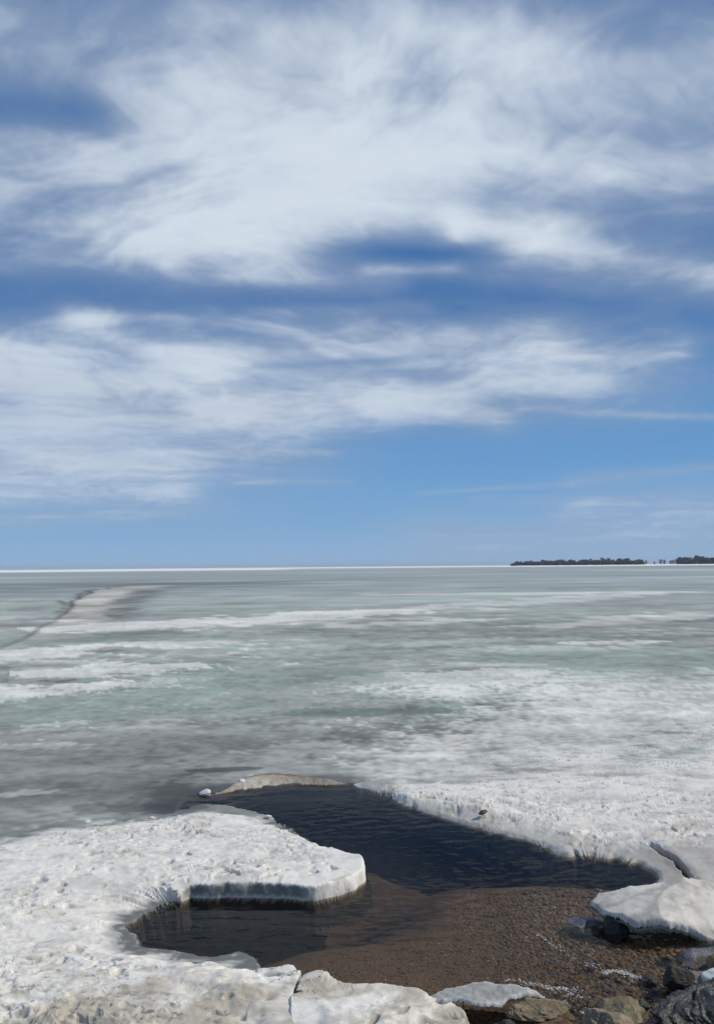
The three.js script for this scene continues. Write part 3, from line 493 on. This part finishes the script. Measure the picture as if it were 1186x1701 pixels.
// ---------------------------------------------------------------- sand bar at the far side of the pool
{
  const BAR = [[-1.91, -9.23], [-1.82, -9.30], [-1.70, -9.41], [-1.63, -9.61], [-1.55, -9.90], [-1.38, -10.07], [-1.08, -10.14], [-0.75, -10.02], [-0.44, -9.87], [-0.09, -9.70], [-0.04, -9.61], [-0.42, -9.58], [-0.72, -9.61], [-1.09, -9.55], [-1.43, -9.38], [-1.70, -9.22]];
  const bar = outline(BAR);
  const g = sheet({ az0: -13, az1: 1.5, cols: 420, rows: spread(9.0, 10.4, 5200, 0.006) }, (x, z, o) => {
    const s = bar(x, z) + 0.035 * fbm(x * 6, z * 6, 4);
    if (s < -0.1) { o.keep = 0; return; }
    o.y = mix(-0.03, 0.055, sm(-0.02, 0.16, s)) + 0.012 * fbm(x * 7, z * 7, 4);
    const lower = sm(-9.75, -9.45, z - 0.22 * x * 0.6), n = fbm(x * 8, z * 14, 4, 0.6);
    o.r = 0.38; o.g = 0.315; o.b = 0.235;
    tint(o, [0.12, 0.085, 0.055], 0.9 * sm(0.27, 0.18, s + 0.06 * n) * (1 - lower) * sm(-0.45, 0.1, n));
    tint(o, [0.52, 0.5, 0.46], 0.7 * lower * sm(-0.5, 0.2, n)); tint(o, [0.17, 0.14, 0.11], 0.6 * sm(-1.35, -1.75, x)); if (o.y < 0.004) tint(o, [0.014, 0.014, 0.012], sm(0.004, -0.008, o.y));
  });
  tag(add('sand_bar', g, new THREE.MeshStandardMaterial({ vertexColors: true, roughness: 0.9, bumpMap: grainMap, bumpScale: 0.02 })), 'low tan sand bar with brown weed along the far rim of the dark pool', 'sand bar', null, 'structure');
}

// ---------------------------------------------------------------- stones
function stoneGeometry(seed, [sx, sy, sz], { facets = 14, rough = 0.06, detail = 22, color, strata = 0 }) {
  const r = rng(seed), planes = [];
  for (let i = 0; i < facets; i++) { const y = r() * 2 - 1, a = r() * 2 * PI, k = sqrt(1 - y * y); planes.push([k * cos(a), y, k * sin(a), 0.72 + 0.28 * r()]); }
  let g = new THREE.IcosahedronGeometry(1, detail); g.deleteAttribute('normal'); g.deleteAttribute('uv'); g = mergeVertices(g, 1e-4);
  const p = g.attributes.position, col = new Float32Array(p.count * 3), uv = new Float32Array(p.count * 2), o = {};
  for (let i = 0; i < p.count; i++) {
    const x = p.getX(i), y = p.getY(i), z = p.getZ(i); let d = 1.15;
    for (const q of planes) { const k = x * q[0] + y * q[1] + z * q[2]; if (k > 0.05) d = min(d, q[3] / k) ; }
    const n = n3(x * 2.4 + seed, y * 2.4, z * 2.4) + 0.5 * n3(x * 6 + seed, y * 6, z * 6) + 0.3 * n3(x * 14, y * 14 + seed, z * 14);
    d *= 1 + rough * n + strata * (1 - 2 * abs(n2(x * 1.5 + seed, y * 9 + z * 4)));
    p.setXYZ(i, x * d * sx, y * d * sy, z * d * sz); uv[i * 2] = x * d * sx + y * d * sy; uv[i * 2 + 1] = z * d * sz - y * d * sy;
    color(x, y, z, n, o); col[i * 3] = o.r; col[i * 3 + 1] = o.g; col[i * 3 + 2] = o.b;
  }
  g.setAttribute('color', new THREE.BufferAttribute(col, 3)); g.setAttribute('uv', new THREE.BufferAttribute(uv, 2)); g.computeVertexNormals(); return g;
}
const set = (o, r, g, b) => { o.r = max(r, 0.004); o.g = max(g, 0.004); o.b = max(b, 0.004); };
const dryStone = new THREE.MeshStandardMaterial({ vertexColors: true, roughness: 0.85, bumpMap: (() => { const t = grainMap.clone(); t.repeat.set(4, 4); return t; })(), bumpScale: 0.012 });
const wetStone = new THREE.MeshStandardMaterial({ vertexColors: true, roughness: 0.42, bumpMap: (() => { const t = grainMap.clone(); t.repeat.set(4, 4); return t; })(), bumpScale: 0.012 });
function stone(name, label, category, seed, at, size, turn, opt, mat = dryStone) {
  const m = add(name, stoneGeometry(seed, size, opt), mat); m.position.set(...at); m.rotation.set(turn[0], turn[1], turn[2]); return tag(m, label, category);
}
stone('flat_rock', 'flat brown rock with a crumbling dark front under the grey ice ledge', 'rock', 11, [1.07, -0.02, -4.80], [0.22, 0.075, 0.115], [0.16, 0.15, -0.06], { facets: 26, rough: 0.15, strata: 0.09, detail: 40, color: (x, y, z, n, o) => { const k = 0.8 + 0.45 * n; set(o, 0.24 * k, 0.19 * k, 0.12 * k); } });
stone('mossy_rock', 'rounded golden brown rock awash at the bottom, water foaming round it', 'rock', 12, [1.56, -0.05, -4.74], [0.21, 0.10, 0.17], [0, 0.6, 0], { facets: 14, rough: 0.13, detail: 30, color: (x, y, z, n, o) => { const k = 0.7 + 0.7 * n; set(o, 0.15 * k, 0.125 * k, 0.055 * k); } }, wetStone);
stone('tan_rock', 'tan wedge shaped rock cut off by the bottom edge of the picture', 'rock', 13, [1.43, 0.0, -4.58], [0.15, 0.10, 0.12], [0.1, -0.4, -0.25], { facets: 12, rough: 0.10, detail: 30, strata: 0.03, color: (x, y, z, n, o) => { const k = 0.8 + 0.5 * n; set(o, 0.24 * k, 0.19 * k, 0.13 * k); } });
stone('black_rock', 'wet black rock with streaked glossy faces in the bottom right corner', 'rock', 14, [2.10, 0.02, -4.68], [0.36, 0.15, 0.26], [0.1, 0.5, 0.06], { facets: 24, rough: 0.16, detail: 44, strata: 0.11, color: (x, y, z, n, o) => { const k = 0.7 + 0.7 * n; set(o, 0.030 * k, 0.028 * k, 0.028 * k); } }, wetStone);
stone('charred_stone', 'small charred looking black stone standing behind the wet black rock', 'rock', 15, [2.0, 0.065, -5.0], [0.10, 0.085, 0.08], [0.2, 0.3, -0.2], { facets: 11, rough: 0.09, strata: 0.06, color: (x, y, z, n, o) => { const k = 0.8 + 0.8 * n; set(o, 0.033 * k, 0.029 * k, 0.027 * k); } });
stone('grey_driftwood_stone', 'grey brown weathered stone between the charred stone and the ice chunk', 'rock', 16, [2.14, 0.05, -4.98], [0.15, 0.06, 0.08], [0, -0.2, -0.1], { facets: 9, rough: 0.08, strata: 0.05, color: (x, y, z, n, o) => { const k = 0.9 + 0.5 * n; set(o, 0.21 * k, 0.18 * k, 0.155 * k); } });
stone('dark_boulder', 'black boulder holding up the left tip of the tilted ice slab', 'rock', 17, [1.88, -0.02, -5.84], [0.095, 0.10, 0.10], [0, 0.2, 0.2], { facets: 9, rough: 0.06, color: (x, y, z, n, o) => { const k = 0.8 + 0.6 * n; set(o, 0.018 * k, 0.018 * k, 0.021 * k); } }, wetStone);
stone('grey_wet_stone', 'low blue grey stone awash left of the tilted ice slab', 'rock', 18, [1.68, -0.02, -5.93], [0.15, 0.045, 0.09], [0, 0.1, 0], { facets: 9, rough: 0.06, color: (x, y, z, n, o) => { const k = 0.8 + 0.5 * n; set(o, 0.11 * k, 0.11 * k, 0.12 * k); } }, wetStone);
stone('yellow_stone', 'small yellowish stone at the right edge above the ice chunk', 'rock', 19, [2.40, 0.02, -5.28], [0.09, 0.06, 0.07], [0, 0.2, 0.1], { facets: 9, rough: 0.05, color: (x, y, z, n, o) => { const k = 0.9 + 0.4 * n; set(o, 0.26 * k, 0.19 * k, 0.085 * k); } });
stone('slate_stone', 'flat slate grey stone under water below the right end of the ice slab', 'rock', 20, [2.36, -0.05, -5.45], [0.17, 0.07, 0.14], [0.05, 0.8, 0], { facets: 9, rough: 0.06, color: (x, y, z, n, o) => { const k = 0.8 + 0.5 * n; set(o, 0.10 * k, 0.105 * k, 0.115 * k); } }, wetStone);
const iceChunkColor = (x, y, z, n, o) => { const k = 0.92 + 0.16 * n; set(o, 0.56 * k, 0.57 * k, 0.58 * k); };
const chunkMat = new THREE.MeshStandardMaterial({ vertexColors: true, roughness: 0.6, bumpMap: grainMap, bumpScale: 0.006 });
function chunk(label, seed, at, size, turn = [0, 0, 0], color = iceChunkColor) { return stone('ice_chunk', label, 'ice chunk', seed, at, size, turn, { facets: 10, rough: 0.09, detail: 12, color }, chunkMat); }
chunk('grey white ice chunk at the right edge behind the wet black rock', 31, [2.27, 0.07, -4.96], [0.14, 0.09, 0.10], [0.1, 0.4, 0]);
const pure = (x, y, z, n, o) => set(o, 0.70, 0.69, 0.65);
chunk('round white ice lump at the left tip of the sand bar', 32, [-1.84, 0.015, -9.27], [0.065, 0.045, 0.05], [0, 0, 0], pure);
chunk('small white ice lump in the middle of the sand bar edge', 33, [-1.46, 0.05, -9.62], [0.045, 0.03, 0.035], [0, 1, 0], pure);
chunk('white ice crumb in dark wet ice above the floe, rightmost of three crumbs', 36, [-0.98, 0.03, -8.36], [0.035, 0.016, 0.022], [0, 0, 0], pure);
chunk('white ice crumb above the floe, middle of three crumbs', 37, [-1.94, 0.035, -8.36], [0.03, 0.016, 0.022], [0, 0, 0], pure);
chunk('white ice crumb above the floe, leftmost of three crumbs', 38, [-2.22, 0.035, -8.33], [0.035, 0.014, 0.022], [0, 0, 0], pure);
stone('brown_stone', 'small reddish brown stone lying on the white ice right of the pool', 'stone', 40, [1.30, 0.10, -8.22], [0.045, 0.022, 0.03], [0, 0.3, 0.2], { facets: 9, rough: 0.06, detail: 10, color: (x, y, z, n, o) => set(o, 0.13 + 0.05 * n, 0.085 + 0.03 * n, 0.055) });

{
  const r = rng(77), spots = [
    [1.25, -4.63, 'between the flat brown rock and the tan wedge rock'], [1.30, -4.84, 'touching the right tip of the flat brown rock'], [1.76, -4.63, 'between the mossy rock and the black rock, at the bottom'], [1.72, -4.87, 'just behind the right side of the mossy rock'],
    [1.80, -4.99, 'left of the charred stone'], [1.86, -5.13, 'behind the charred stone, nearest the white foam patch'], [2.04, -5.24, 'midway between the charred stone and the slate stone'], [2.20, -5.30, 'just left of the yellowish stone'],
    [1.42, -4.89, 'behind the left side of the mossy rock'], [0.86, -4.66, 'in the dark gap under the ice ledge, left of the flat rock'], [2.10, -5.43, 'left of the slate stone, nearest the ice slab'], [1.55, -5.32, 'alone on open gravel in the foam streak']];
  const tones = [[0.15, 0.11, 0.07], [0.10, 0.085, 0.07], [0.19, 0.15, 0.10], [0.12, 0.11, 0.10]];
  const kinds = tones.map((t, i) => stoneGeometry(60 + i, [1, 0.62, 0.8], { facets: 10 + i, rough: 0.1, detail: 9, color: (x, y, z, n, o) => { const k = 0.75 + 0.6 * n; set(o, t[0] * k, t[1] * k, t[2] * k); } }));
  spots.forEach(([x, z, where], i) => {
    const m = add('small_stone', kinds[i % 4], wetStone), s = 0.028 + 0.035 * r();
    m.position.set(x, -0.03 + 0.4 * s, z); m.scale.setScalar(s); m.rotation.set(r() - 0.5, r() * 6, r() - 0.5);
    tag(m, 'small wet stone ' + where, 'stone', 'small wet stones in the shallows');
  });
}

// ---------------------------------------------------------------- gravel, ice rubble and foam nobody could count
const blob = (seed, detail = 1) => { const r = rng(seed); let g = new THREE.IcosahedronGeometry(1, detail); g.deleteAttribute('normal'); g.deleteAttribute('uv'); g = mergeVertices(g, 1e-3); const p = g.attributes.position; for (let i = 0; i < p.count; i++) { const k = 0.72 + 0.5 * r(); p.setXYZ(i, p.getX(i) * k, p.getY(i) * k, p.getZ(i) * k); } g.computeVertexNormals(); return g; };
function scatter(name, geo, mat, n, seed, place) {
  const r = rng(seed), m = new THREE.InstancedMesh(geo, mat, n), M = new THREE.Matrix4(), Q = new THREE.Quaternion(), E = new THREE.Euler(), P = new THREE.Vector3(), S = new THREE.Vector3(), C = new THREE.Color(); let k = 0;
  for (let tries = 0; tries < n * 40 && k < n; tries++) {
    const p = place(r); if (!p) continue;
    E.set(r() * 0.8 - 0.4, r() * 6.3, r() * 0.8 - 0.4); Q.setFromEuler(E); P.set(p.x, p.y, p.z); S.set(p.s * (0.8 + 0.5 * r()), p.s * (p.flat ?? 0.7), p.s * (0.8 + 0.5 * r()));
    m.setMatrixAt(k, M.compose(P, Q, S)); m.setColorAt(k, C.setRGB(...p.c)); k++;
  }
  m.count = k; m.name = numbered(name); m.castShadow = m.receiveShadow = true; scene.add(m); return m;
}
const pebbleMat = new THREE.MeshStandardMaterial({ color: 0xffffff, roughness: 0.7 });
tag(scatter('gravel', blob(3), pebbleMat, 42000, 5, (r) => {
  const x = -0.7 + 3.9 * r(), z = -6.9 + 2.7 * r(), s = shallow(x, z);
  if (s < -0.12 || r() > sm(-0.12, 0.35, s) * 0.8 + 0.1) return null;
  const big = r() ** 4, right = sm(0.5, 1.8, x), size = 0.82 * (0.004 + 0.006 * r() + 0.009 * big * right + 0.004 * big) * (1 + 0.25 * right), t = r(), k = (0.42 + 0.75 * r() * r()) * (0.8 + 0.3 * right);
  const c = t < 0.55 ? [0.20, 0.135, 0.085] : t < 0.75 ? [0.27, 0.20, 0.12] : t < 0.9 ? [0.10, 0.08, 0.065] : t < 0.985 ? [0.25, 0.23, 0.2] : [0.45, 0.42, 0.36];
  return { x, y: bedHeight(x, z) + size * 0.45, z, s: size, c: c.map((v) => v * k) };
}), 'brown pebbles covering the shallow bottom of the pool', 'gravel', null, 'stuff');

{
  const lines = [[[1.28, -5.75], [1.42, -5.5], [1.60, -5.25], [1.72, -5.12], [1.86, -5.02]], [[1.60, -5.22], [1.72, -5.24], [1.80, -5.16]], [[1.22, -4.98], [1.4, -4.95], [1.62, -4.92], [1.78, -4.86]], [[1.26, -4.9], [1.34, -4.80], [1.40, -4.72]], [[0.95, -5.15], [1.15, -5.06], [1.36, -5.02]], [[1.78, -4.85], [1.86, -4.74]], [[2.05, -5.3], [2.2, -5.18]]];
  tag(scatter('foam', blob(8), new THREE.MeshStandardMaterial({ color: 0xffffff, roughness: 0.35 }), 1500, 9, (r) => {
    const l = lines[floor(r() * lines.length * 0.999)], i = floor(r() * (l.length - 1)), t = r(), g = () => (r() + r() + r() - 1.5), x = mix(l[i][0], l[i + 1][0], t) + 0.035 * g(), z = mix(l[i][1], l[i + 1][1], t) + 0.028 * g();
    if (fbm(x * 9, z * 9, 3) < -0.02) return null;
    const k = 0.35 + 0.3 * r();
    return { x, y: 0.004 + 0.006 * r(), z, s: 0.002 + 0.005 * r() * r(), flat: 0.6, c: [k, k, k * 0.97] };
  }), 'thin white foam on the rippling shallows between the bottom rocks', 'foam', null, 'stuff');
}

// ---------------------------------------------------------------- wooded spit on the horizon
const R0 = 1300, spot = (az, r) => [r * sin(az * DEG), -r * cos(az * DEG)];
{
  const g = sheet({ az0: 10.4, az1: 60, cols: 500, rows: [1235, 1250, 1265, 1280, 1300, 1330, 1400, 1500, 1700] }, (x, z, o) => {
    const az = atan2(x, -z) / DEG, r = o.rad, tip = sm(10.5, 12.2, az);
    o.y = -0.3 + (0.6 + 1.3 * tip) * sm(1235, 1285, r + 14 * fbm(az * 3, 1, 3)) + 0.4 * fbm(az * 4, r * 0.02, 3) - 1.2 * sm(1480, 1700, r);
    const soil = sm(0.15, 0.5, fbm(az * 2.2 + 4, r * 0.01, 4)) * sm(1262, 1285, r) * tip;
    o.r = mix(0.82, 0.30, soil); o.g = mix(0.83, 0.26, soil); o.b = mix(0.84, 0.21, soil);
  });
  tag(add('spit', g, new THREE.MeshStandardMaterial({ vertexColors: true, roughness: 0.9 })), 'low snowy spit of land on the horizon at right', 'land', null, 'structure');
}
const twigMat = new THREE.MeshStandardMaterial({ vertexColors: true, roughness: 0.95, side: THREE.DoubleSide });
const barkMat = new THREE.MeshStandardMaterial({ color: new THREE.Color().setRGB(0.06, 0.05, 0.045), roughness: 0.95 });
function crownGeometry(seed, n, dark = 1) {          // unit crown, base at 0, height 1: many small sprays of bare twigs and buds
  const r = rng(seed), pos = [], col = [];
  for (let i = 0; i < n; i++) {
    const a = r() * 2 * PI, h = 0.16 + 0.84 * r(), w = 0.5 * sqrt(max(0.05, 1 - ((h - 0.5) / 0.55) ** 2)) * (0.6 + 0.4 * fbm(a * 0.7 + seed, h * 3, 2) + 0.3), q = sqrt(r()) * w;
    const x = cos(a) * q, z = sin(a) * q, s = 0.06 + 0.09 * r(), k = (0.6 + 0.8 * r()) * dark;
    for (let v = 0; v < 3; v++) { pos.push(x + s * (r() - 0.5) * 2, h + s * (r() - 0.5) * 2, z + s * (r() - 0.5) * 2); col.push(0.105 * k, 0.10 * k, 0.10 * k); }
  }
  const g = new THREE.BufferGeometry(); g.setAttribute('position', new THREE.Float32BufferAttribute(pos, 3)); g.setAttribute('color', new THREE.Float32BufferAttribute(col, 3)); g.computeVertexNormals(); return g;
}
const crowns = [1, 2, 3].map((s) => crownGeometry(s, 260));
const trunkGeo = new THREE.CylinderGeometry(0.012, 0.03, 0.7, 6); trunkGeo.translate(0, 0.35, 0);
function tree(label, az, r, h, wide, v, group) {
  const [x, z] = spot(az, r), t = base('tree', x, 1.4, z);
  const c = add('crown', crowns[v % 3], twigMat, t); c.scale.set(h * wide, h, h * wide); c.rotation.y = az;
  const k = add('trunk', trunkGeo, barkMat, t); k.scale.set(h, h, h);
  return tag(t, label, 'tree', group);
}
function wood(name, label, seed, a0, a1, n, hAt) {
  const r = rng(seed);
  const m = scatter(name, mergeGeometries([crowns[0], (() => { const g = trunkGeo.clone().toNonIndexed(); g.deleteAttribute('uv'); const c = new Float32Array(g.attributes.position.count * 3).fill(0.05); g.setAttribute('color', new THREE.BufferAttribute(c, 3)); return g; })()]), twigMat, n, seed, (q) => {
    const az = mix(a0, a1, q()), d = 1290 + 70 * q(), h = hAt(az) * (0.45 + 0.45 * q() + 0.45 * q() ** 3), [x, z] = spot(az, d), k = 0.75 + 0.5 * q();
    return { x, y: 1.1, z, s: h * (0.9 + 0.25 * q()), flat: 1.0, c: [k, k, k * 1.05] };
  });
  return tag(m, label, 'wood', null, 'stuff');
}
wood('far_wood', 'long low dark wood on the spit at the horizon', 21, 11.45, 20.6, 620, (a) => 6.0 + 2.2 * sm(11.5, 14, a) * (0.6 + 0.9 * fbm(a * 1.3, 4, 3)) );
wood('far_wood', 'taller dark wood on the horizon, cut off by the right edge', 22, 22.75, 40, 700, (a) => 9.5 + 3 * fbm(a * 1.1, 9, 3));
[[13.7, 9], [15.6, 9], [16.3, 8.5], [17.8, 11.5], [18.25, 11], [19.3, 9.5]].forEach(([az, h], i) => tree(['rounded tree standing out of the wood, first from its left end', 'rounded tree standing out of the wood, second from its left end', 'rounded tree standing out of the wood, third from its left end', 'tallest tree of the long wood, left of a close pair', 'broad tall tree of the long wood, right of a close pair', 'rounded tree standing out near the right end of the long wood'][i], az, 1288, h, 0.75, i));
[[20.75, 6.5], [21.3, 4.5], [21.72, 8], [21.95, 7], [22.35, 6], [22.52, 7]].forEach(([az, h], i) => tree(['small tree at the left end of the snowy gap between the two woods', 'smallest lone tree in the snowy gap between the two woods', 'taller lone tree in the middle of the snowy gap', 'lone tree just right of the taller one in the snowy gap', 'left one of two slender trees at the right end of the snowy gap', 'right one of two slender trees at the right end of the snowy gap'][i], az, 1288, h, 0.8, i));
[[24.0, 13.5], [23.3, 11]].forEach(([az, h], i) => tree(['tallest tree standing out of the wood at the right edge', 'second tallest tree of the wood at the right edge, left of the tallest'][i], az, 1288, h, 0.7, i + 1));

renderer.render(scene, camera);
